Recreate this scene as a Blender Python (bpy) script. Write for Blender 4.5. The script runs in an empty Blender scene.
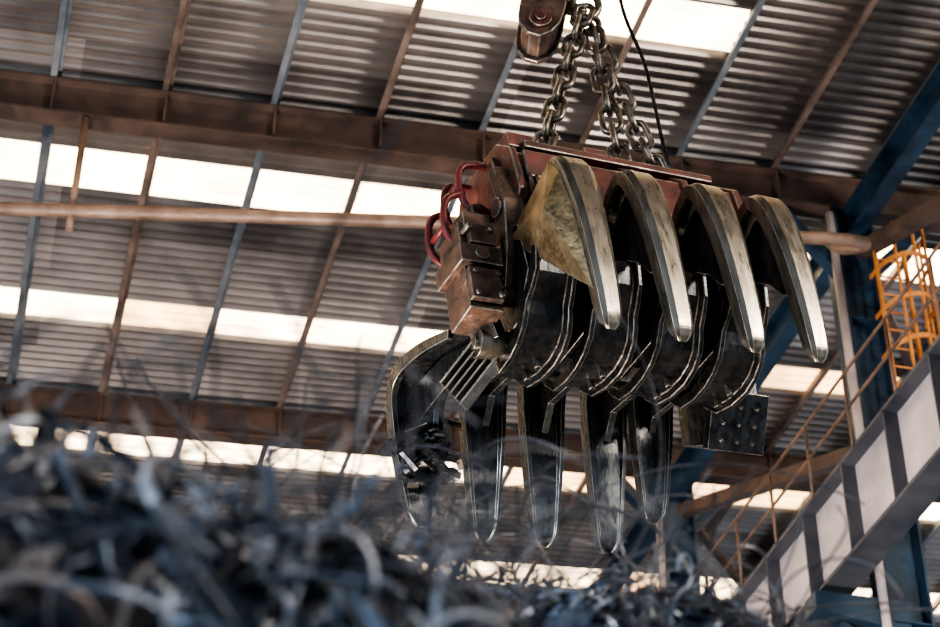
import bpy, bmesh, math, random
from mathutils import Vector, Matrix, noise
random.seed(7)
sc = bpy.context.scene
try:
    sc.view_settings.look = 'AgX - High Contrast'
except Exception:
    pass
EYE = 1.7
YAW = math.radians(15.1)
RV = Vector((math.cos(YAW), -math.sin(YAW), 0))
HV = Vector((math.sin(YAW), math.cos(YAW), 0))

# ------------------------------------------------------------------ materials
def new_mat(name):
    m = bpy.data.materials.new(name); m.use_nodes = True
    return m, m.node_tree, m.node_tree.nodes['Principled BSDF']

def worn(name, c1, c2, metallic=0.0, r1=0.35, r2=0.65, scale=3.0, bump=0.15, stretch=(1,1,1), c3=None, lo=0.35, hi=0.65, bscale=4.0):
    m, nt, b = new_mat(name)
    N = nt.nodes; L = nt.links
    tc = N.new('ShaderNodeTexCoord'); mp = N.new('ShaderNodeMapping'); mp.inputs['Scale'].default_value = stretch
    L.new(tc.outputs['Object'], mp.inputs['Vector'])
    n1 = N.new('ShaderNodeTexNoise'); n1.inputs['Scale'].default_value = scale; n1.inputs['Detail'].default_value = 8; n1.inputs['Roughness'].default_value = 0.65
    L.new(mp.outputs[0], n1.inputs['Vector'])
    cr = N.new('ShaderNodeValToRGB')
    cr.color_ramp.elements[0].position = lo; cr.color_ramp.elements[0].color = (*c1, 1)
    cr.color_ramp.elements[1].position = hi; cr.color_ramp.elements[1].color = (*c2, 1)
    if c3:
        e = cr.color_ramp.elements.new(min(hi + 0.12, 0.95)); e.color = (*c3, 1)
    L.new(n1.outputs['Fac'], cr.inputs['Fac']); L.new(cr.outputs['Color'], b.inputs['Base Color'])
    n2 = N.new('ShaderNodeTexNoise'); n2.inputs['Scale'].default_value = scale * bscale; n2.inputs['Detail'].default_value = 6
    L.new(mp.outputs[0], n2.inputs['Vector'])
    mr = N.new('ShaderNodeMapRange'); mr.inputs['From Min'].default_value = 0.3; mr.inputs['From Max'].default_value = 0.7
    mr.inputs['To Min'].default_value = r1; mr.inputs['To Max'].default_value = r2
    L.new(n2.outputs['Fac'], mr.inputs['Value']); L.new(mr.outputs[0], b.inputs['Roughness'])
    bp = N.new('ShaderNodeBump'); bp.inputs['Strength'].default_value = bump; bp.inputs['Distance'].default_value = 0.02
    L.new(n2.outputs['Fac'], bp.inputs['Height']); L.new(bp.outputs[0], b.inputs['Normal'])
    b.inputs['Metallic'].default_value = metallic
    return m

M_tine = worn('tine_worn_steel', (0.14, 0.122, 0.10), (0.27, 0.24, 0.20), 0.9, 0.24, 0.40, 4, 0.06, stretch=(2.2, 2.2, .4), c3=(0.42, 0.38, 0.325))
M_gold = worn('tine_cheek_bronze', (0.12, 0.082, 0.045), (0.30, 0.22, 0.12), 0.75, 0.32, 0.5, 7, 0.2, c3=(0.46, 0.37, 0.23))
M_dark = worn('dark_oiled_steel', (0.02, 0.022, 0.027), (0.08, 0.08, 0.082), 0.85, 0.2, 0.42, 4, 0.12, stretch=(1.6, 1.6, .6), c3=(0.2, 0.18, 0.16))
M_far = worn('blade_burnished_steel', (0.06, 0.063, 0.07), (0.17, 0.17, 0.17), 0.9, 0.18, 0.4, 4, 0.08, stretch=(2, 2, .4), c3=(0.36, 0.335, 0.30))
M_edge = worn('polished_worn_edge', (0.34, 0.31, 0.27), (0.68, 0.62, 0.54), 0.85, 0.25, 0.42, 6, 0.05)
M_edgeb = worn('scuffed_edge', (0.08, 0.07, 0.062), (0.36, 0.31, 0.26), 0.8, 0.3, 0.5, 12, 0.1)
M_red = worn('rust_red_paint', (0.035, 0.012, 0.009), (0.165, 0.038, 0.026), 0.1, 0.4, 0.7, 5, 0.3, c3=(0.30, 0.13, 0.085))
M_guard = worn('guard_red_paint', (0.06, 0.011, 0.011), (0.15, 0.021, 0.021), 0.1, 0.35, 0.6, 5, 0.2)
M_brown = worn('rusty_brown_steel', (0.03, 0.018, 0.013), (0.14, 0.075, 0.05), 0.3, 0.45, 0.75, 7, 0.4, c3=(0.33, 0.215, 0.15))
M_chain = worn('chain_steel', (0.08, 0.068, 0.055), (0.3, 0.255, 0.21), 0.9, 0.25, 0.45, 12, 0.1)
M_beam = worn('beam_rust_paint', (0.045, 0.031, 0.028), (0.11, 0.068, 0.054), 0.1, 0.5, 0.8, 1.5, 0.2, c3=(0.17, 0.098, 0.072))
M_purlin = worn('purlin_galv', (0.09, 0.068, 0.06), (0.25, 0.185, 0.16), 0.3, 0.4, 0.6, 1.2, 0.1)
M_purlinb = worn('purlin_blue', (0.08, 0.10, 0.13), (0.22, 0.235, 0.26), 0.3, 0.4, 0.6, 1.2, 0.1)
M_stiff = worn('stiffener_paint', (0.03, 0.035, 0.05), (0.08, 0.083, 0.10), 0.1, 0.4, 0.6, 1.2, 0.1)
M_pipe = worn('pipe_tan_rust', (0.12, 0.075, 0.055), (0.28, 0.185, 0.14), 0.2, 0.4, 0.7, 2.5, 0.2)
M_rail = worn('handrail_rust', (0.08, 0.05, 0.038), (0.2, 0.125, 0.09), 0.2, 0.4, 0.7, 2.5, 0.2)
M_blue = worn('column_blue_paint', (0.009, 0.021, 0.038), (0.02, 0.05, 0.09), 0.1, 0.35, 0.6, 2, 0.1, c3=(0.04, 0.04, 0.045))
M_orange = worn('ladder_orange', (0.35, 0.12, 0.03), (0.60, 0.26, 0.08), 0.1, 0.4, 0.6, 3, 0.1)
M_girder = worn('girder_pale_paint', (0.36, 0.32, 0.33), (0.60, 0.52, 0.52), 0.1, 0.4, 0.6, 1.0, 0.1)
M_floor = worn('floor_concrete', (0.26, 0.25, 0.23), (0.4, 0.38, 0.35), 0.0, 0.7, 0.9, 0.8, 0.2)
M_wall = worn('wall_cladding', (0.12, 0.13, 0.15), (0.2, 0.21, 0.23), 0.2, 0.5, 0.7, 0.6, 0.1)
S1 = worn('scrap_blue_grey', (0.06, 0.08, 0.115), (0.2, 0.23, 0.29), 0.5, 0.3, 0.6, 6, 0.2)
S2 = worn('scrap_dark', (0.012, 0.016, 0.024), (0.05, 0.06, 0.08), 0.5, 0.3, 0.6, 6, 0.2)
S3 = worn('scrap_pale', (0.27, 0.285, 0.33), (0.52, 0.52, 0.56), 0.3, 0.3, 0.6, 6, 0.2)
S4 = worn('scrap_brown', (0.12, 0.10, 0.095), (0.30, 0.25, 0.235), 0.3, 0.5, 0.8, 6, 0.3)
S5 = worn('scrap_wire_steel', (0.07, 0.07, 0.08), (0.24, 0.23, 0.24), 0.6, 0.3, 0.6, 6, 0.1)

M_roof, nt, b = new_mat('corrugated_roof_sheet')
N, L = nt.nodes, nt.links
tc = N.new('ShaderNodeTexCoord')
sn = N.new('ShaderNodeVectorMath'); sn.operation = 'SNAP'; sn.inputs[1].default_value = (5.76, 1.0, 50)
L.new(tc.outputs['Object'], sn.inputs[0])
wn = N.new('ShaderNodeTexWhiteNoise'); L.new(sn.outputs[0], wn.inputs['Vector'])
ns = N.new('ShaderNodeTexNoise'); ns.inputs['Scale'].default_value = 0.9; ns.inputs['Detail'].default_value = 7
L.new(tc.outputs['Object'], ns.inputs['Vector'])
mx = N.new('ShaderNodeMath'); mx.operation = 'MULTIPLY_ADD'; mx.inputs[1].default_value = 0.45; L.new(wn.outputs['Value'], mx.inputs[0]); L.new(ns.outputs['Fac'], mx.inputs[2])
cr = N.new('ShaderNodeValToRGB'); L.new(mx.outputs[0], cr.inputs['Fac'])
cr.color_ramp.elements[0].position = 0.4; cr.color_ramp.elements[0].color = (0.095, 0.083, 0.081, 1)
cr.color_ramp.elements[1].position = 0.95; cr.color_ramp.elements[1].color = (0.34, 0.30, 0.285, 1)
L.new(cr.outputs[0], b.inputs['Base Color']); b.inputs['Metallic'].default_value = 0.65; b.inputs['Roughness'].default_value = 0.34

def skylight(name, col, s):
    m, nt, b = new_mat(name)
    b.inputs['Base Color'].default_value = (*col, 1); b.inputs['Roughness'].default_value = 0.4
    b.inputs['Emission Color'].default_value = (*col, 1)
    N, L = nt.nodes, nt.links
    tc = N.new('ShaderNodeTexCoord'); ns = N.new('ShaderNodeTexNoise'); ns.inputs['Scale'].default_value = 1.3
    L.new(tc.outputs['Object'], ns.inputs['Vector'])
    mr = N.new('ShaderNodeMapRange'); mr.inputs['From Min'].default_value = .3; mr.inputs['From Max'].default_value = .7
    mr.inputs['To Min'].default_value = s * .55; mr.inputs['To Max'].default_value = s * 1.45
    L.new(ns.outputs['Fac'], mr.inputs['Value']); L.new(mr.outputs[0], b.inputs['Emission Strength'])
    return m
M_sky1 = skylight('skylight_fibreglass', (1.0, 0.80, 0.54), 4.8)
M_sky2 = skylight('skylight_fibreglass_aged', (1.0, 0.70, 0.38), 2.0)

# ------------------------------------------------------------------ helpers
class MB:
    def __init__(s): s.bm = bmesh.new()
    def quad(s, pts, mi=0):
        vs = [s.bm.verts.new(p) for p in pts]; f = s.bm.faces.new(vs); f.material_index = mi; return f
    def beam(s, p0, p1, w, h, up=(0, 0, 1), off=(0, 0), mi=0, w1=None, h1=None):
        p0 = Vector(p0); p1 = Vector(p1); d = (p1 - p0).normalized(); up = Vector(up)
        if abs(d.dot(up)) > 0.99: up = Vector((0, 1, 0))
        sd = d.cross(up).normalized(); uv = sd.cross(d)
        vs = []
        for p, ww, hh in ((p0, w, h), (p1, w1 or w, h1 or h)):
            for a, c in ((-1, -1), (1, -1), (1, 1), (-1, 1)):
                vs.append(s.bm.verts.new(p + sd * (a * ww / 2 + off[0]) + uv * (c * hh / 2 + off[1])))
        for idx in ((3, 2, 1, 0), (4, 5, 6, 7), (0, 1, 5, 4), (1, 2, 6, 5), (2, 3, 7, 6), (3, 0, 4, 7)):
            f = s.bm.faces.new([vs[i] for i in idx]); f.material_index = mi
    def ibeam(s, p0, p1, w, h, up=(0, 0, 1), t=0.03, mi=0):
        s.beam(p0, p1, t, h, up, mi=mi)
        s.beam(p0, p1, w, t * 1.2, up, (0, h / 2), mi); s.beam(p0, p1, w, t * 1.2, up, (0, -h / 2), mi)
    def tube(s, pts, r, seg=10, mi=0, closed=False):
        pts = [Vector(p) for p in pts]; n = len(pts); rings = []
        prev = None
        for i, p in enumerate(pts):
            a = pts[i - 1] if (i > 0 or closed) else p; c = pts[(i + 1) % n] if (i < n - 1 or closed) else p
            d = (c - a).normalized()
            if prev is None:
                u = d.orthogonal().normalized()
            else:
                u = (prev - d * prev.dot(d)).normalized()
            prev = u; w = d.cross(u)
            rr = r[i] if isinstance(r, (list, tuple)) else r
            rings.append([s.bm.verts.new(p + (u * math.cos(2 * math.pi * k / seg) + w * math.sin(2 * math.pi * k / seg)) * rr) for k in range(seg)])
        m = n if closed else n - 1
        for i in range(m):
            A = rings[i]; B = rings[(i + 1) % n]
            for k in range(seg):
                f = s.bm.faces.new((A[k], A[(k + 1) % seg], B[(k + 1) % seg], B[k])); f.material_index = mi; f.smooth = True
        if not closed:
            f = s.bm.faces.new(rings[0][::-1]); f.material_index = mi
            f = s.bm.faces.new(rings[-1]); f.material_index = mi
    def prism(s, poly, axis_fn, a, b2, mi=0):
        A = [s.bm.verts.new(axis_fn(u, v, a)) for u, v in poly]; B = [s.bm.verts.new(axis_fn(u, v, b2)) for u, v in poly]
        n = len(poly)
        f = s.bm.faces.new(A); f.material_index = mi; f = s.bm.faces.new(B[::-1]); f.material_index = mi
        for i in range(n):
            f = s.bm.faces.new((A[i], B[i], B[(i + 1) % n], A[(i + 1) % n])); f.material_index = mi
    def done(s, name, mats, parent=None, bevel=0, smooth=False, edge=False):
        bmesh.ops.recalc_face_normals(s.bm, faces=s.bm.faces[:])
        me = bpy.data.meshes.new(name); s.bm.to_mesh(me); s.bm.free()
        for m in (mats if isinstance(mats, (list, tuple)) else [mats]): me.materials.append(m)
        o = bpy.data.objects.new(name, me); sc.collection.objects.link(o)
        if smooth:
            for p in me.polygons: p.use_smooth = True
        if bevel:
            md = o.modifiers.new('bevel', 'BEVEL'); md.width = bevel; md.segments = 2; md.limit_method = 'ANGLE'; md.angle_limit = math.radians(35)
            if edge: md.material = 1
        if parent: o.parent = parent
        return o

def empty(name, loc=(0, 0, 0)):
    e = bpy.data.objects.new(name, None); e.location = loc; sc.collection.objects.link(e); e.empty_display_size = .3
    return e

def smooth_path(P, k=6):
    out = []; n = len(P)
    for i in range(n - 1):
        p0 = P[max(i - 1, 0)]; p1 = P[i]; p2 = P[i + 1]; p3 = P[min(i + 2, n - 1)]
        for j in range(k):
            t = j / k
            out.append(tuple(0.5 * ((2 * b_) + (-a + c) * t + (2 * a - 5 * b_ + 4 * c - d) * t * t + (-a + 3 * b_ - 3 * c + d) * t ** 3) for a, b_, c, d in zip(p0, p1, p2, p3)))
    out.append(tuple(P[-1])); return out

# ------------------------------------------------------------------ roof
SL = 0.068
def roofz(x): return 18 + EYE + SL * x
XS = [1.14 + 1.44 * k for k in range(-15, 16)]
strips = [(9.6, 10.4), (13.2, 14.0), (16.8, 17.6), (21.1, 21.95), (24.5, 25.25), (28.2, 29.0), (31.8, 32.6), (35.4, 36.2), (39.0, 39.8), (42.6, 43.4)]
bm = bmesh.new()
prof = []
y = -6.0
while y < 48:
    prof += [(y, 0), (y + .05, 0), (y + .1, -.08), (y + .15, -.08)]
    y += .2
grid = [[bm.verts.new((x, yy, roofz(x) + zz)) for x in XS] for yy, zz in prof]
choice = {}
for i in range(len(prof) - 1):
    yc = (prof[i][0] + prof[i + 1][0]) / 2
    si = next((k for k, (a, b_) in enumerate(strips) if a < yc < b_), None)
    for j in range(len(XS) - 1):
        f = bm.faces.new((grid[i][j], grid[i][j + 1], grid[i + 1][j + 1], grid[i + 1][j]))
        if si is not None:
            if (si, j) not in choice:
                q = random.random(); choice[(si, j)] = 1 if q < .8 else 2
                if si == 2 and XS[j] > 8: choice[(si, j)] = 0
            f.material_index = choice[(si, j)]
me = bpy.data.meshes.new('ceiling'); bm.to_mesh(me); bm.free()
for m in (M_roof, M_sky1, M_sky2): me.materials.append(m)
roof = bpy.data.objects.new('ceiling', me); sc.collection.objects.link(roof)

pur = empty('roof_purlins')
for grp, mat in ((0, M_purlin), (1, M_purlinb)):
    mb = MB()
    for k, x in enumerate(XS):
        if (k % 2 == 0) == bool(grp):
            z = roofz(x) - .085
            mb.beam((x, -6, z - .09), (x, 48, z - .09), .025, .18)
            mb.beam((x + .03, -6, z - .015), (x + .03, 48, z - .015), .08, .02)
            mb.beam((x - .03, -6, z - .18), (x - .03, 48, z - .18), .085, .02)
    mb.done('purlin_run_%d' % grp, mat, pur)

RAFT = [-2.3, 5.0, 12.3, 19.65, 26.95, 34.25, 41.5]
for Y in RAFT:
    mb = MB()
    x0, x1 = -20, 22.5
    mb.ibeam((x0, Y, roofz(x0) - .57), (x1, Y, roofz(x1) - .57), .28, .56, t=.03)
    for x in XS:
        if -19 < x < 22:
            mb.beam((x, Y + .65, roofz(x) - .26), (x, Y + .05, roofz(x) - .82), .045, .045)
            mb.beam((x, Y - .16, roofz(x) - .54), (x, Y + .16, roofz(x) - .54), .03, .5)
    mb.done('rafter_beam', M_beam, bevel=0)

# ------------------------------------------------------------------ columns
CX = 10.85
def column(Y, x=CX):
    mb = MB()
    top = roofz(x) - .87
    mb.beam((x, Y, 0), (x, Y, top), .04, .5, (1, 0, 0))
    mb.beam((x - .27, Y, 0), (x - .27, Y, top), .42, .035, (1, 0, 0))
    mb.beam((x + .27, Y, 0), (x + .27, Y, top), .42, .035, (1, 0, 0))
    z = 1.5
    while z < top:
        mb.beam((x - .25, Y - .1, z), (x + .25, Y - .1, z), .2, .02); z += 2.3
    zb = 11.6 + EYE
    sgn = -1 if x > 0 else 1
    mb.beam((x, Y, zb - .22), (x + sgn * 1.25, Y, zb - .14), .34, .42, h1=.26)
    mb.beam((x, Y, zb - 1.0), (x + sgn * .9, Y, zb - .35), .12, .12)
    mb.beam((x + sgn * .2, Y, top - 1.1), (x + sgn * 1.1, Y, top - .1), .2, .16)
    mb.beam((x - sgn * .2, Y, top - 1.1), (x - sgn * 1.1, Y, top - .1), .2, .16)
    mb.beam((x, Y, 0), (x, Y, .05), .8, .8)
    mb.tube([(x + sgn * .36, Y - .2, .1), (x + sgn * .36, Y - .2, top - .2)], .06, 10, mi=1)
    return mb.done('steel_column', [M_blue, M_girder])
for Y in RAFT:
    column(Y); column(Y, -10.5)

mb = MB()
zt = roofz(CX) - 1.15
mb.ibeam((CX, -4, zt), (CX, 46, zt), .25, .45)
mb.done('longitudinal_tie_beam', M_blue)
mb = MB()
for a, b_ in zip(RAFT[:-1], RAFT[1:]):
    mb.beam((CX, b_ - .3, 17.0 + EYE), (CX, a + .3, 14.1 + EYE), .2, .2)
    mb.beam((CX + .4, a + .3, zt - .3), (CX + 5.5, b_, roofz(CX + 5.5) - .5), .12, .12)
mb.done('column_cross_bracing', M_beam)

# ------------------------------------------------------------------ runway girders
def runway(xg, inner):
    e = empty('crane_runway_girder', (xg, 0, 0))
    zt_, zb_ = 13.0 + EYE, 11.75 + EYE
    mb = MB()
    mb.beam((0, -4, (zt_ + zb_) / 2), (0, 46, (zt_ + zb_) / 2), .04, zt_ - zb_)
    mb.done('web_plate', M_girder, e)
    mb = MB()
    mb.beam((0, -4, zt_), (0, 46, zt_), .42, .05); mb.beam((0, -4, zb_), (0, 46, zb_), .42, .05)
    yy = -3.2
    while yy < 46:
        mb.beam((-.11 * 1, yy, zb_), (-.11, yy, zt_), .03, .2, (1, 0, 0)); mb.beam((.11, yy, zb_), (.11, yy, zt_), .03, .2, (1, 0, 0))
        yy += 1.22
    mb.beam((0, -4, zt_ + .1), (0, 46, zt_ + .1), .07, .14)
    mb.done('flanges_and_stiffeners', M_stiff, e)
    mb = MB()
    mb.beam((.32 * inner, -4, zt_ + .0), (.32 * inner, 46, zt_ + .0), .3, .04)
    yy = -3.6
    while yy < 46:
        mb.tube([(-.22, yy, zt_), (-.22, yy, zt_ + 1.05)], .022, 6); yy += 1.22
    for dz in (.55, 1.05):
        mb.tube([(-.22, -4, zt_ + dz), (-.22, 46, zt_ + dz)], .022, 6)
    mb.done('walkway_handrail', M_rail, e)
    return e
runway(10.0, 1)
runway(-9.6, -1)

# ------------------------------------------------------------------ caged ladder
lad = empty('caged_ladder', (11.2, 18.95, 13.1 + EYE))
mb = MB()
H = 3.9
for x in (-.22, .22): mb.beam((x, .28, 0), (x, .28, H), .05, .05, (1, 0, 0))
z = 0.1
while z < H: mb.tube([(-.22, .28, z), (.22, .28, z)], .016, 6); z += .3
z = .6
hp = [(.36 * math.cos(a), .26 + -.66 * max(0, math.sin(a)) ** .8 , 0) for a in [math.pi * i / 14 for i in range(15)]]
while z < H + .1:
    for p, q in zip(hp[:-1], hp[1:]):
        mb.beam((p[0], p[1], z), (q[0], q[1], z), .02, .07)
    z += .68
for i in (1, 4, 7, 10, 13): mb.beam((hp[i][0], hp[i][1], .6), (hp[i][0], hp[i][1], H), .05, .02, (1, 0, 0))
mb.done('ladder_rails_and_cage', M_orange, lad)

# ------------------------------------------------------------------ pipe
mb = MB()
pp = [(-9, 21.4, 15.5), (-.94, 19.68, 15.5), (4.54, 18.5, 15.5), (9.0, 17.6, 15.5), (9.8, 17.6, 15.6), (10.2, 18.1, 16.0), (10.3, 18.8, 16.5), (10.35, 19.2, 16.9)]
pp = smooth_path(pp, 5)
mb.tube([(p[0], p[1], p[2] + EYE) for p in pp], .085, 14)
mb.tube([(.16, 19.53, 17.1 + EYE), (.16, 19.45, 15.2 + EYE)], .045, 8)
mb.done('service_pipe', M_pipe)

# ------------------------------------------------------------------ floor & walls
mb = MB(); mb.beam((0, -8, -.1), (0, 50, -.1), 60, .2); mb.done('floor', M_floor)
def wall(name, p0, p1, h, t=.1):
    mb = MB(); d = (Vector(p1) - Vector(p0)); n = int(d.length / .3); d.normalize(); s = d.cross(Vector((0, 0, 1)))
    P = []
    for i in range(n):
        for o, k in ((0, 0), (.12, 0), (.15, .06), (.27, .06)): P.append(Vector(p0) + d * (i * .3 + o) + s * k)
    for a, b_ in zip(P[:-1], P[1:]): mb.quad((a, b_, b_ + Vector((0, 0, h)), a + Vector((0, 0, h))))
    mb.done(name, M_wall)
wall('wall_back', (-20, 47.5, 0), (22, 47.5, 0), 18.2)

# ------------------------------------------------------------------ overhead crane
cr_e = empty('overhead_crane', (0, 10, 0))
mb = MB()
for yy in (-.9, .9):
    mb.beam((-9.6, yy, 15.85), (10, yy, 15.85), .5, 1.1)
for x in (-9.6, 10): mb.beam((x, -1.8, 15.1), (x, 1.8, 15.1), .4, .5)
mb.beam((2.7, 0, 16.6), (4.5, 0, 16.6), 2.2, .5)
mb.done('bridge_beams', M_blue, cr_e)
mb = MB()
for x in (3.2, 3.36):
    for yy in (.05, .2): mb.tube([(x, yy, 13.25), (x, yy, 16.5)], .015, 6)
mb.done('hoist_ropes', M_chain, cr_e)

# ------------------------------------------------------------------ hook block
hb = empty('crane_hook_block', (3.27, 10.13, 12.2))
hb.rotation_euler = (0, math.radians(8), math.radians(-12))
mb = MB()
def xz(u, v, w): return Vector((u, w, v))
cheek = [(-.17, 1.0), (-.17, .0), (-.15, -.1), (-.08, -.18), (.02, -.2), (.1, -.14), (.15, -.04), (.17, .1), (.2, 1.0)]
mb.prism(cheek, xz, -.16, -.12); mb.prism(cheek, xz, .12, .16)
mb.prism([(u * .8, v * .9 + .02) for u, v in cheek], xz, -.12, .12)
mb.done('block_cheeks', [M_brown, M_edgeb], hb, bevel=.01, edge=True)
mb = MB()
mb.tube([(0, -.19, -.04), (0, .19, -.04)], .085, 20); mb.tube([(0, -.21, -.04), (0, .21, -.04)], .04, 12)
mb.tube([(.02, -.19, .45), (.02, .19, .45)], .09, 20)
mb.beam((-.1, -.175, .25), (.12, -.175, .25), .02, .08)
mb.done('block_pins', [M_red, M_edgeb], hb, bevel=.006, edge=True)
mb = MB()
mb.tube([(.12, 0, .3), (.27, 0, .27), (.31, 0, .24)], [.06, .05, .045], 12)
mb.done('hook_shank', M_chain, hb)

# ------------------------------------------------------------------ GRAPPLE
G = empty('scrap_grapple', (3.537, 10.004, 9.76))
GM = Matrix.Translation((3.537, 10.004, 9.76)) @ Matrix.Rotation(math.radians(9.9), 4, 'Z') @ Matrix.Rotation(math.radians(-8), 4, 'Y')
G.matrix_world = GM
def su(S, U, R): return Vector((R, -S, U))

def sweep(mb, path, wk, tk, R0, sign=1, mi=0, k=6, rec=(.35, .35), crown=.28):
    P = smooth_path([(*p, w, t) for p, w, t in zip(path, wk, tk)], k)
    n = len(P); rings = []
    for i, (S, U, w, t) in enumerate(P):
        a = P[max(i - 1, 0)]; c = P[min(i + 1, n - 1)]
        ts, tu = c[0] - a[0], c[1] - a[1]; l = math.hypot(ts, tu) or 1; ts /= l; tu /= l
        ns_, nu = (-tu, ts) if sign > 0 else (tu, -ts)
        q = min(1, max(0, (i / n - .3) / .35)); rc = rec[0] + (rec[1] - rec[0]) * q
        sec = [(-w, -t), (-w, 0), (-w * .6, t * crown), (w * .6, t * crown), (w, 0), (w, -t), (w * .8, -t), (w * .72, -t * rc), (-w * .72, -t * rc), (-w * .8, -t)]
        rings.append([mb.bm.verts.new(su(S + ns_ * o, U + nu * o, R0 + r)) for r, o in sec])
    m = len(rings[0])
    for A, B in zip(rings[:-1], rings[1:]):
        for q in range(m):
            f = mb.bm.faces.new((A[q], A[(q + 1) % m], B[(q + 1) % m], B[q])); f.material_index = mi
    mb.bm.faces.new(rings[0][::-1]).material_index = mi; mb.bm.faces.new(rings[-1]).material_index = mi

NR = [-.55, -.05, .48, .96]
near_full = [(.30, .04), (.55, .20), (.80, .315), (.90, .24), (.95, .04), (.99, -.25), (1.0, -.62), (.99, -.90), (.97, -1.0), (.945, -1.04)]
near_hood = [(.46, .04), (.55, .22), (.76, .33), (.88, .26), (.95, .05), (.99, -.25), (1.0, -.62), (.99, -.92), (.97, -1.01), (.945, -1.05)]
near_w = [.10, .118, .125, .12, .11, .098, .086, .074, .056, .028]
near_t = [.05, .06, .08, .09, .09, .09, .09, .08, .06, .03]
for i, R in enumerate(NR):
    mb = MB(); sweep(mb, near_full if i == 0 else near_hood, near_w, near_t, R, rec=(.35, .95))
    mb.done('near_tine_%d' % (i + 1), [M_tine, M_edge], G, bevel=.009, edge=True)
    mb = MB()
    web = [(.3, .0), (.5, .12), (.7, .22), (.82, .18), (.88, 0), (.9, -.5), (.8, -.45), (.7, -.3), (.45, -.1)]
    if i == 0:
        A = [su(.28, .05, R - .20), su(.56, .22, R - .145), su(.81, .315, R - .13), su(.89, .18, R - .12), su(.94, -.1, R - .11), su(.96, -.4, R - .10), su(.97, -.78, R - .085), su(.84, -.62, R - .13), su(.66, -.40, R - .16), su(.45, -.16, R - .19)]
        c = mb.bm.verts.new(su(.80, -.08, R - .23)); vs = [mb.bm.verts.new(p) for p in A]
        bk = [mb.bm.verts.new(p + Vector((.06, 0, 0))) for p in A]
        for q in range(len(vs)):
            mb.bm.faces.new((vs[q], vs[(q + 1) % len(vs)], c))
            mb.bm.faces.new((vs[q], bk[q], bk[(q + 1) % len(vs)], vs[(q + 1) % len(vs)]))
        mb.bm.faces.new(bk[::-1])
        mb.done('tine_cheek_plate', [M_gold, M_edgeb], G, bevel=.008, edge=True)
    else:
        mb.prism(web, lambda u, v, w: su(u, v, w), R - .03, R + .03)
        mb.done('near_tine_web_%d' % (i + 1), [M_dark, M_edgeb], G, bevel=.005, edge=True)

for i, R in enumerate([-.60, -.12, .38, .86]):
    mb = MB()
    sweep(mb, [(.45, .1), (.52, -.1), (.48, -.32), (.34, -.46), (.26, -.6), (.08, -.68), (-.22, -.66), (-.36, -.5)],
          [.12, .14, .15, .17, .18, .18, .16, .14], [-.05, -.06, -.08, -.08, -.08, -.08, -.07, -.05], R, sign=1, k=2)
    mb.beam(su(.46, -.3, R), su(.1, .2, R), .1, .3)
    side = [(.0, .1), (.42, .08), (.46, -.3), (.24, -.56), (-.2, -.58), (-.3, -.1)]
    mb.prism(side, lambda u, v, w: su(u, v, w), R + .12, R + .15)
    mb.prism(side, lambda u, v, w: su(u, v, w), R - .15, R - .12)
    for s_ in (-.1, .05):
        mb.tube([su(s_, -.66, R + .05), su(s_, -.77, R + .05)], .025, 8)
    mb.done('arm_shell_%d' % (i + 1), [M_dark, M_edgeb], G, bevel=.006, edge=True)

FR = [-.90, -.42, 0.04, .54, .88]
far_hook = [(-.1, -.46), (-.45, -.34), (-.78, -.28), (-.98, -.33), (-1.08, -.48), (-1.13, -.70), (-1.16, -.94), (-1.18, -1.2), (-1.18, -1.28), (-1.17, -1.33)]
far_path = [(-.1, -.32), (-.4, -.14), (-.7, -.1), (-.88, -.18), (-.98, -.36), (-1.06, -.65), (-1.14, -.95), (-1.21, -1.22), (-1.23, -1.30), (-1.24, -1.34)]
far_w = [.15, .17, .18, .175, .165, .15, .125, .095, .07, .035]
far_t = [.06, .08, .1, .1, .1, .1, .09, .08, .06, .03]
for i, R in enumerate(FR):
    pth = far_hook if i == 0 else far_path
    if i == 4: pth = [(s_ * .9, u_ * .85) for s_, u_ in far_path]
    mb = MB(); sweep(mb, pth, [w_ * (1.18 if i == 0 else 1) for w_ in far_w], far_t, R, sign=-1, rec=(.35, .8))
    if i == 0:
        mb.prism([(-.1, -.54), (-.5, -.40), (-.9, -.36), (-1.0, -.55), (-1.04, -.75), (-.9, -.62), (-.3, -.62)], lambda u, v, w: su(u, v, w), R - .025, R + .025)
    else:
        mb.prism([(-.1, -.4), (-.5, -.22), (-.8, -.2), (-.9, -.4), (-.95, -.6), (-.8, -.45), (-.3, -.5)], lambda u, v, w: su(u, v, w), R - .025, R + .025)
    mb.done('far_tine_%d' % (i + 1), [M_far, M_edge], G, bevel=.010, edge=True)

# end shell, right side
mb = MB()
poly = [(-.25, -.05), (-.35, -.5), (-.55, -.78), (-.9, -.6), (-.85, -.2), (-.6, .0)]
mb.prism(poly, lambda u, v, w: su(u, v, w), 1.13, 1.45)
mb.prism([(-.3, -.48), (-.52, -.84), (-.58, -.80), (-.36, -.44)], lambda u, v, w: su(u, v, w), 1.06, 1.52)
for a in range(3):
    for c in range(3):
        mb.tube([su(-.36 - .07 * a, -.56 - .1 * a, 1.15 + .13 * c), su(-.32 - .07 * a, -.6 - .1 * a, 1.15 + .13 * c)], .012, 8)
mb.done('end_shell', [M_dark, M_edgeb], G, bevel=.01, edge=True)

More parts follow.
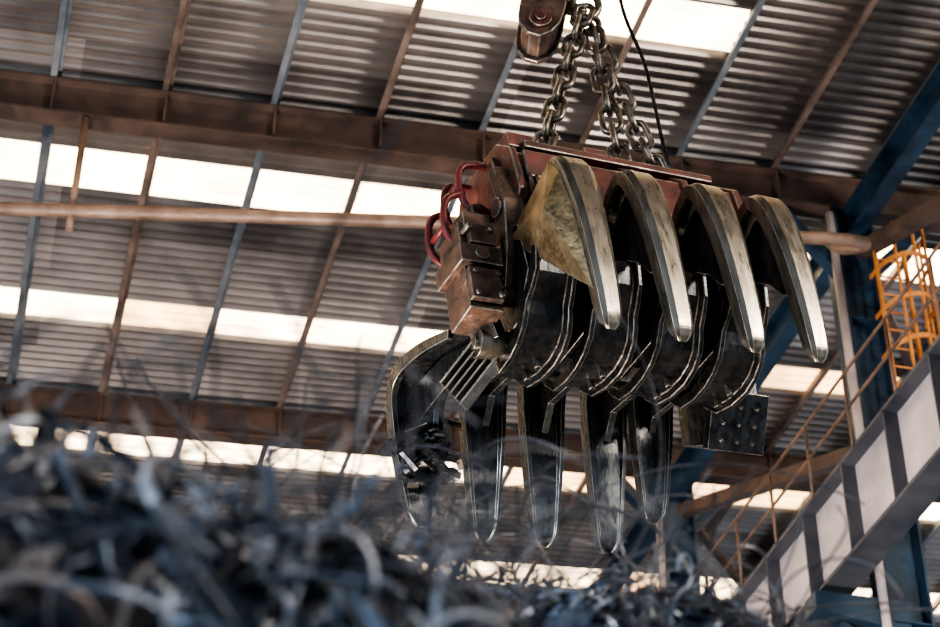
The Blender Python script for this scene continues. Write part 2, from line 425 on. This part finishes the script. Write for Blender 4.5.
# main body
mb = MB()
body = [(-.4, .35), (-.42, .72), (-.3, .88), (.2, .88), (.36, .74), (.4, .4), (.25, .25)]
fn = lambda u, v, w: su(u, v, w)
mb.prism(body, fn, -.62, 1.08)
for R in (-.66, -.2, .26, .68, 1.1):
    mb.prism([(a * 1.08, (b_ - .6) * 1.08 + .6) for a, b_ in body], fn, R - .025, R + .025)
mb.beam(su(.25, .9, -.5), su(.25, .9, 1.0), .08, .06)
mb.beam(su(.40, .62, -.6), su(.40, .62, -.25), .03, .22)
mb.beam(su(.1, .96, .02), su(.1, .96, .2), .25, .14); mb.beam(su(.1, .95, -.6), su(.1, .95, -.4), .3, .12)
mb.done('main_body', [M_red, M_edgeb], G, bevel=.01, edge=True)
mb = MB()
LUG = (-.22, .42, .78)
for R in LUG:
    for d in (-.06, .06):
        mb.prism([(-.12, .85), (-.1, 1.02), (0, 1.1), (.1, 1.02), (.12, .85)], fn, R + d - .015, R + d + .015)
    mb.tube([su(0, 1.0, R - .1), su(0, 1.0, R + .1)], .03, 10)
mb.done('chain_lugs', [M_brown, M_edgeb], G, bevel=.005, edge=True)
mb = MB()
mb.tube([su(0, .1, -.7), su(0, .1, 1.2)], .16, 24)
mb.tube([su(.0, -.35, -.66), su(.0, -.35, 1.1)], .14, 24)
mb.beam(su(-.15, .1, .25), su(-.15, -.4, .25), 1.5, .3)
mb.done('hinge_shafts', M_dark, G)
# side plate + strap arm
mb = MB()
arm = [(.22, .78), (.3, .4), (.26, .05), (.1, -.3), (-.05, -.45), (-.18, -.4), (-.3, -.1), (-.35, .4), (-.3, .75)]
mb.prism(arm, fn, -.74, -.69)
mb.done('side_plate', [M_red, M_edgeb], G, bevel=.008, edge=True)
mb = MB()
mb.prism([(.32, .62), (.4, .3), (.33, -.05), (.18, -.4), (.11, -.34), (.24, -.03), (.3, .32), (.24, .62)], fn, -.80, -.66)
mb.tube([su(.3, .28, -.82), su(.3, .28, -.62)], .07, 16)
mb.tube([su(.18, -.34, -.82), su(.18, -.34, -.62)], .065, 16)
mb.done('lift_strap', [M_brown, M_edgeb], G, bevel=.008, edge=True)
# left motor housing
mb = MB()
mb.beam(su(.10, .14, -.97), su(.14, -.55, -.99), .24, .30)
mb.beam(su(.15, -.08, -1.0), su(.15, -.22, -1.0), .30, .38)
mb.beam(su(.15, .24, -.95), su(.15, .1, -.95), .2, .22)
mb.beam(su(.32, -.26, -1.0), su(.32, -.5, -1.0), .22, .05)
mb.beam(su(.30, .1, -.97), su(.31, -.06, -.97), .18, .05)
for a in (-.08, .08):
    for z in (-.3, -.46, .05): mb.tube([su(.26, z, -.99 + a), su(.365, z, -.99 + a)], .022, 8)
mb.tube([su(.28, -.15, -1.0), su(.36, -.15, -1.0)], .05, 16)
mb.tube([su(.15, .2, -.92), su(.15, .36, -.92), su(.1, .42, -.82), su(.0, .42, -.64)], .032, 10)
mb.done('motor_housing', [M_brown, M_edgeb], G, bevel=.01, edge=True)
# guard hoops
mb = MB()
for S in (.12, -.12):
    hp = smooth_path([(-.64, .74), (-.8, .76), (-.92, .72), (-.96, .58), (-.94, .42), (-.84, .34), (-.64, .32)], 5)
    mb.tube([su(S, q[1], q[0]) for q in hp], .024, 8)
    hp = smooth_path([(-.94, .5), (-1.06, .44), (-1.11, .3), (-1.1, .14), (-1.0, .06), (-.8, .05)], 5)
    mb.tube([su(S, q[1], q[0]) for q in hp], .026, 8)
for q in ((-.95, .6), (-1.1, .22)): mb.tube([su(.12, q[1], q[0]), su(-.12, q[1], q[0])], .022, 8)
mb.done('guard_hoops', M_guard, G)
# hinge lug and leaf stack lower left
mb = MB()
for i in range(5):
    o_ = Vector((.030 * i, 0, -.034 * i))
    p0 = su(.02, -.56, -.90) + o_; p1 = su(-.22, -.82, -1.10) + o_
    mb.beam(p0, p1, .11, .015)
mb.tube([su(.02, -.62, -.96), su(.02, -.62, -.72)], .10, 22)
mb.tube([su(.02, -.62, -.98), su(.02, -.62, -.64)], .045, 14)
mb.beam(su(.08, -.48, -.92), su(.04, -.6, -.86), .18, .14)
mb.done('hinge_leaf_stack', [M_tine, M_edge], G, bevel=.003, edge=True)
mb = MB()
for k in range(4):
    pts = smooth_path([(-.55 + .05 * k, .35, .6), (-.62 + .05 * k, .48, .35), (-.6 + .04 * k, .5, .0), (-.58 + .05 * k, .4, -.25)], 6)
    mb.tube([su(p[1], p[2], p[0]) for p in pts], .018, 8)
mb.done('hydraulic_hoses', M_dark, G)
# shredded scrap caught on the far tine
mb = MB()
for k in range(200):
    c = su(-1.04 + random.gauss(0, .06), -.84 + random.gauss(0, .11), -.86 + random.gauss(0, .085))
    d = Vector((random.gauss(0, 1), random.gauss(0, 1), random.gauss(0, .6))).normalized() * random.uniform(.03, .09)
    mb.beam(c - d, c + d, random.uniform(.03, .08), random.uniform(.008, .03), mi=random.choice([0, 0, 0, 1]))
mb.done('caught_scrap', [M_dark, M_edgeb], G)

# ------------------------------------------------------------------ chains
def chain(name, a, b_, L=.235, W=.066, r=.024, sag=0.0, tw=0.0):
    a = Vector(a); b_ = Vector(b_); d = b_ - a; n = max(2, round(d.length / (L - 2 * r - .01)))
    mb = MB()
    pts = [a + d * (i / n) + Vector((0, 0, -sag * math.sin(math.pi * i / n))) for i in range(n + 1)]
    for i in range(n):
        c = (pts[i] + pts[i + 1]) / 2; t = (pts[i + 1] - pts[i]).normalized()
        s = t.cross(Vector((0, 1, .2))).normalized(); u = s.cross(t)
        ang = (math.pi / 2) * (i % 2) + .5 + tw * i
        sd = s * math.cos(ang) + u * math.sin(ang)
        loop = []
        hl = L / 2 - W * .85
        for k in range(16):
            q = 2 * math.pi * (k + .5) / 16
            loop.append(c + t * (math.cos(q) * W * .85 + (hl if math.cos(q) > 0 else -hl)) + sd * (math.sin(q) * W))
        mb.tube(loop, r, 8, closed=True)
    return mb.done(name, M_chain)
hook = Vector((3.60, 10.0, 12.38))
chain('lifting_chain', GM @ su(.05, 1.06, LUG[0]), hook + Vector((-.02, -.04, -.02)))
chain('lifting_chain.001', GM @ su(.05, 1.06, LUG[1]), hook + Vector((.05, 0, -.2)), sag=.03)
chain('lifting_chain.002', GM @ su(.0, 1.06, LUG[2]), hook + Vector((.06, .03, -.15)), sag=.06)
mb = MB()
c = hook + Vector((0, 0, .05))
mb.tube([c + RV * (.1 * math.cos(q)) + Vector((0, 0, .14 * math.sin(q))) for q in [2 * math.pi * k / 20 for k in range(20)]], .028, 10, closed=True)
c = hook + Vector((0.03, 0, -.12))
mb.tube([c + RV * (.07 * math.cos(q)) + HV * .03 + Vector((0, 0, .09 * math.sin(q))) for q in [2 * math.pi * k / 20 for k in range(20)]], .024, 10, closed=True)
mb.done('chain_master_link', M_chain)
mb = MB()
pts = smooth_path([tuple(GM @ su(.1, .95, .86)), tuple(GM @ su(.12, 1.2, .78)), (4.05, 10.0, 11.9), (3.88, 10.0, 12.6), (3.8, 10.0, 14), (3.7, 10, 16.4)], 8)
mb.tube(pts, .015, 8)
mb.done('power_cable', M_dark)

# ------------------------------------------------------------------ SCRAP HEAP
def lerp_tab(T, x):
    if x <= T[0][0]: return T[0][1]
    for (a, va), (b_, vb) in zip(T[:-1], T[1:]):
        if x <= b_: return va + (vb - va) * (x - a) / (b_ - a)
    return T[-1][1]
HN, HF = 3.2, 5.4
C1 = [(-6, 0), (-3.5, 2.6), (-1.8, 3.5), (-.92, 3.60), (-.65, 3.47), (-.42, 3.42), (-.2, 3.38), (-.05, 3.3), (.08, 3.2), (.2, 3.1), (.7, 2.9), (1.7, 2.2), (4, 0)]
C2 = [(-6, 0), (-3, 3.6), (0, 4.4), (.7, 4.42), (1.0, 4.1), (2.0, 3.0), (4, 0)]
def heap_z(r, h):
    def fall(x): x = max(0, min(1, x)); return x * x * (3 - 2 * x)
    a = lerp_tab(C1, r) * fall(1 - max(0, abs(h - HN) - .1) / 2.6)
    b_ = lerp_tab(C2, r) * fall(1 - max(0, abs(h - HF) - .1) / 3.6)
    z = max(a, b_)
    return z + (.07 * noise.noise(Vector((r * 3.3, h * 3.3, 0))) + .04 * noise.noise(Vector((r * 9, h * 9, 3)))) * min(1, z)
def heap_p(r, h, dz=0):
    p = RV * r + HV * h; p.z = heap_z(r, h) + dz; return p
heap = empty('scrap_metal_heap')
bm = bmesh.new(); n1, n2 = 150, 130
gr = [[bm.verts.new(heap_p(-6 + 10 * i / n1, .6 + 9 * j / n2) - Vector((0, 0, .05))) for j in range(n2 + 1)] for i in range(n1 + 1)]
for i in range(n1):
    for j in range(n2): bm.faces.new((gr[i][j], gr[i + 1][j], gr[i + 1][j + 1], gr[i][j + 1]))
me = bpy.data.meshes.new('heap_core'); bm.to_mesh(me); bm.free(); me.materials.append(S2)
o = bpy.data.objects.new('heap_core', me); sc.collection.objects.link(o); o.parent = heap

mb = MB()
def piece(c, Ln, W, k, mi, M=None, tw=0, rx=.6):
    if M is None:
        M = Matrix.Rotation(random.uniform(0, 6.28), 3, 'Z') @ Matrix.Rotation(random.gauss(0, rx), 3, 'X') @ Matrix.Rotation(random.gauss(0, rx), 3, 'Y')
    n = 8; prev = None; x = z = 0; a = -k / 2
    pts = []
    for i in range(n + 1):
        pts.append((x - Ln / 2, z, i)); x += math.cos(a) * Ln / n; z += math.sin(a) * Ln / n; a += k / n
    for (x, z, i) in pts:
        ta = tw * (i / n - .5)
        w = W * random.uniform(.8, 1.1)
        v1 = mb.bm.verts.new(c + M @ Vector((x, -w / 2 * math.cos(ta), z - w / 2 * math.sin(ta)))); v2 = mb.bm.verts.new(c + M @ Vector((x, w / 2 * math.cos(ta), z + w / 2 * math.sin(ta))))
        if prev:
            f = mb.bm.faces.new((prev[0], v1, v2, prev[1])); f.material_index = mi
        prev = (v1, v2)
def pick(): return random.choices([0, 1, 2, 3], [4, 3, 2.6, 2])[0]
for k in range(2900):
    if random.random() < .65: r = random.uniform(-1.9, .9); h = random.uniform(1.9, 3.45)
    else: r = random.uniform(-.6, 1.5); h = random.uniform(4.4, 5.8)
    piece(heap_p(r, h, random.uniform(-.02, .06)), random.uniform(.12, .40), random.uniform(.006, .022), random.gauss(0, 2.2), pick(), tw=random.gauss(0, 1.5), rx=.8)
for k in range(800):
    if random.random() < .65: r = random.uniform(-1.9, .9); h = random.uniform(1.9, 3.4)
    else: r = random.uniform(-.6, 1.5); h = random.uniform(4.4, 5.8)
    s = random.uniform(.03, .12)
    piece(heap_p(r, h, random.uniform(-.03, .03)), s * random.uniform(1, 2.4), s * random.uniform(.4, .9), random.gauss(0, 1.2), pick(), tw=random.gauss(0, .6))
for k in range(60):
    r = random.uniform(-1.7, -.4); h = random.uniform(2.0, 3.1)
    piece(heap_p(r, h, -.03), random.uniform(.28, .48), random.uniform(.12, .2), random.gauss(0, .7), random.choice([0, 0, 2, 3]), rx=.35)
for k in range(700):
    r = random.uniform(-6, 4); h = random.uniform(.9, 8)
    piece(heap_p(r, h, .0), random.uniform(.12, .3), random.uniform(.06, .16), random.gauss(0, 1), pick(), rx=.4)
o = mb.done('shredded_sheet_pieces', [S1, S2, S3, S4], heap)
md = o.modifiers.new('sol', 'SOLIDIFY'); md.thickness = .003

cu = bpy.data.curves.new('tangled_wire', 'CURVE'); cu.dimensions = '3D'; cu.bevel_depth = .0034; cu.bevel_resolution = 1
for k in range(400):
    q = random.random()
    if q < .4: r = random.uniform(-1.0, .3); h = random.uniform(2.7, 3.4); S = .2; lift = (.1, .7)
    elif q < .7: r = random.uniform(-.9, .35); h = random.uniform(5.0, 5.6); S = .40; lift = (.5, 1.3)
    else: r = random.uniform(-.1, 1.0); h = random.uniform(5.0, 5.8); S = .22; lift = (.0, .8)
    c = heap_p(r, h, -.02); sp = cu.splines.new('NURBS')
    n = random.randint(6, 9); P = [c]
    d = Vector((random.gauss(0, 1), random.gauss(0, .5), random.uniform(*lift))).normalized(); ax = Vector((random.gauss(0, .6), random.gauss(0, 1), random.gauss(0, .4))).normalized()
    cur = random.uniform(.2, .6); st = S * random.uniform(.25, .5)
    for i in range(n):
        nx = P[-1] + d * st
        if nx.z > c.z + 1.0 * (S / .42): d.z = -abs(d.z) * .4; d.normalize(); nx = P[-1] + d * st
        P.append(nx); d = Matrix.Rotation(cur, 3, ax) @ d
    sp.points.add(len(P) - 1)
    for q, p in enumerate(P): sp.points[q].co = (*p, 1)
    sp.use_endpoint_u = True; sp.order_u = 4
cu.materials.append(S5)
o = bpy.data.objects.new('tangled_wire', cu); sc.collection.objects.link(o); o.parent = heap

# ------------------------------------------------------------------ lights
w = bpy.data.worlds.new('World'); sc.world = w; w.use_nodes = True
w.node_tree.nodes['Background'].inputs['Color'].default_value = (0.70, 0.84, 1.0, 1); w.node_tree.nodes['Background'].inputs['Strength'].default_value = 0.85
def area(name, loc, target, size, power, col):
    l = bpy.data.lights.new(name, 'AREA'); l.size = size; l.energy = power; l.color = col
    o = bpy.data.objects.new(name, l); o.location = loc; sc.collection.objects.link(o)
    o.rotation_euler = (Vector(target) - Vector(loc)).to_track_quat('-Z', 'Y').to_euler()
area('grapple_key_softbox', (13, 0, 15), (3.5, 10, 9.7), 4, 4200, (1.0, .90, .76))  # added softbox out of view, stands in for daylight from the open side
area('left_fill_light', (-9, 3, 10), (3.5, 10, 9.7), 4, 1000, (.70, .85, 1.0))  # added bluish fill on the grapple's left, no fixture there
area('roof_uplight_fill', (-1, 13, 1.0), (2, 30, 19), 4, 5500, (1.0, .91, .83))  # added uplight below frame, brightens the roof underside like ground bounce

# ------------------------------------------------------------------ camera
cam = bpy.data.cameras.new('camera'); co = bpy.data.objects.new('camera', cam); sc.collection.objects.link(co)
co.location = (0, 0, EYE); co.rotation_euler = (math.radians(90 + 36.5), 0, -YAW)
cam.lens = 1974 / 940 * 36; cam.sensor_width = 36
cam.dof.use_dof = True; cam.dof.focus_distance = 13.0; cam.dof.aperture_fstop = 2.5
sc.camera = co
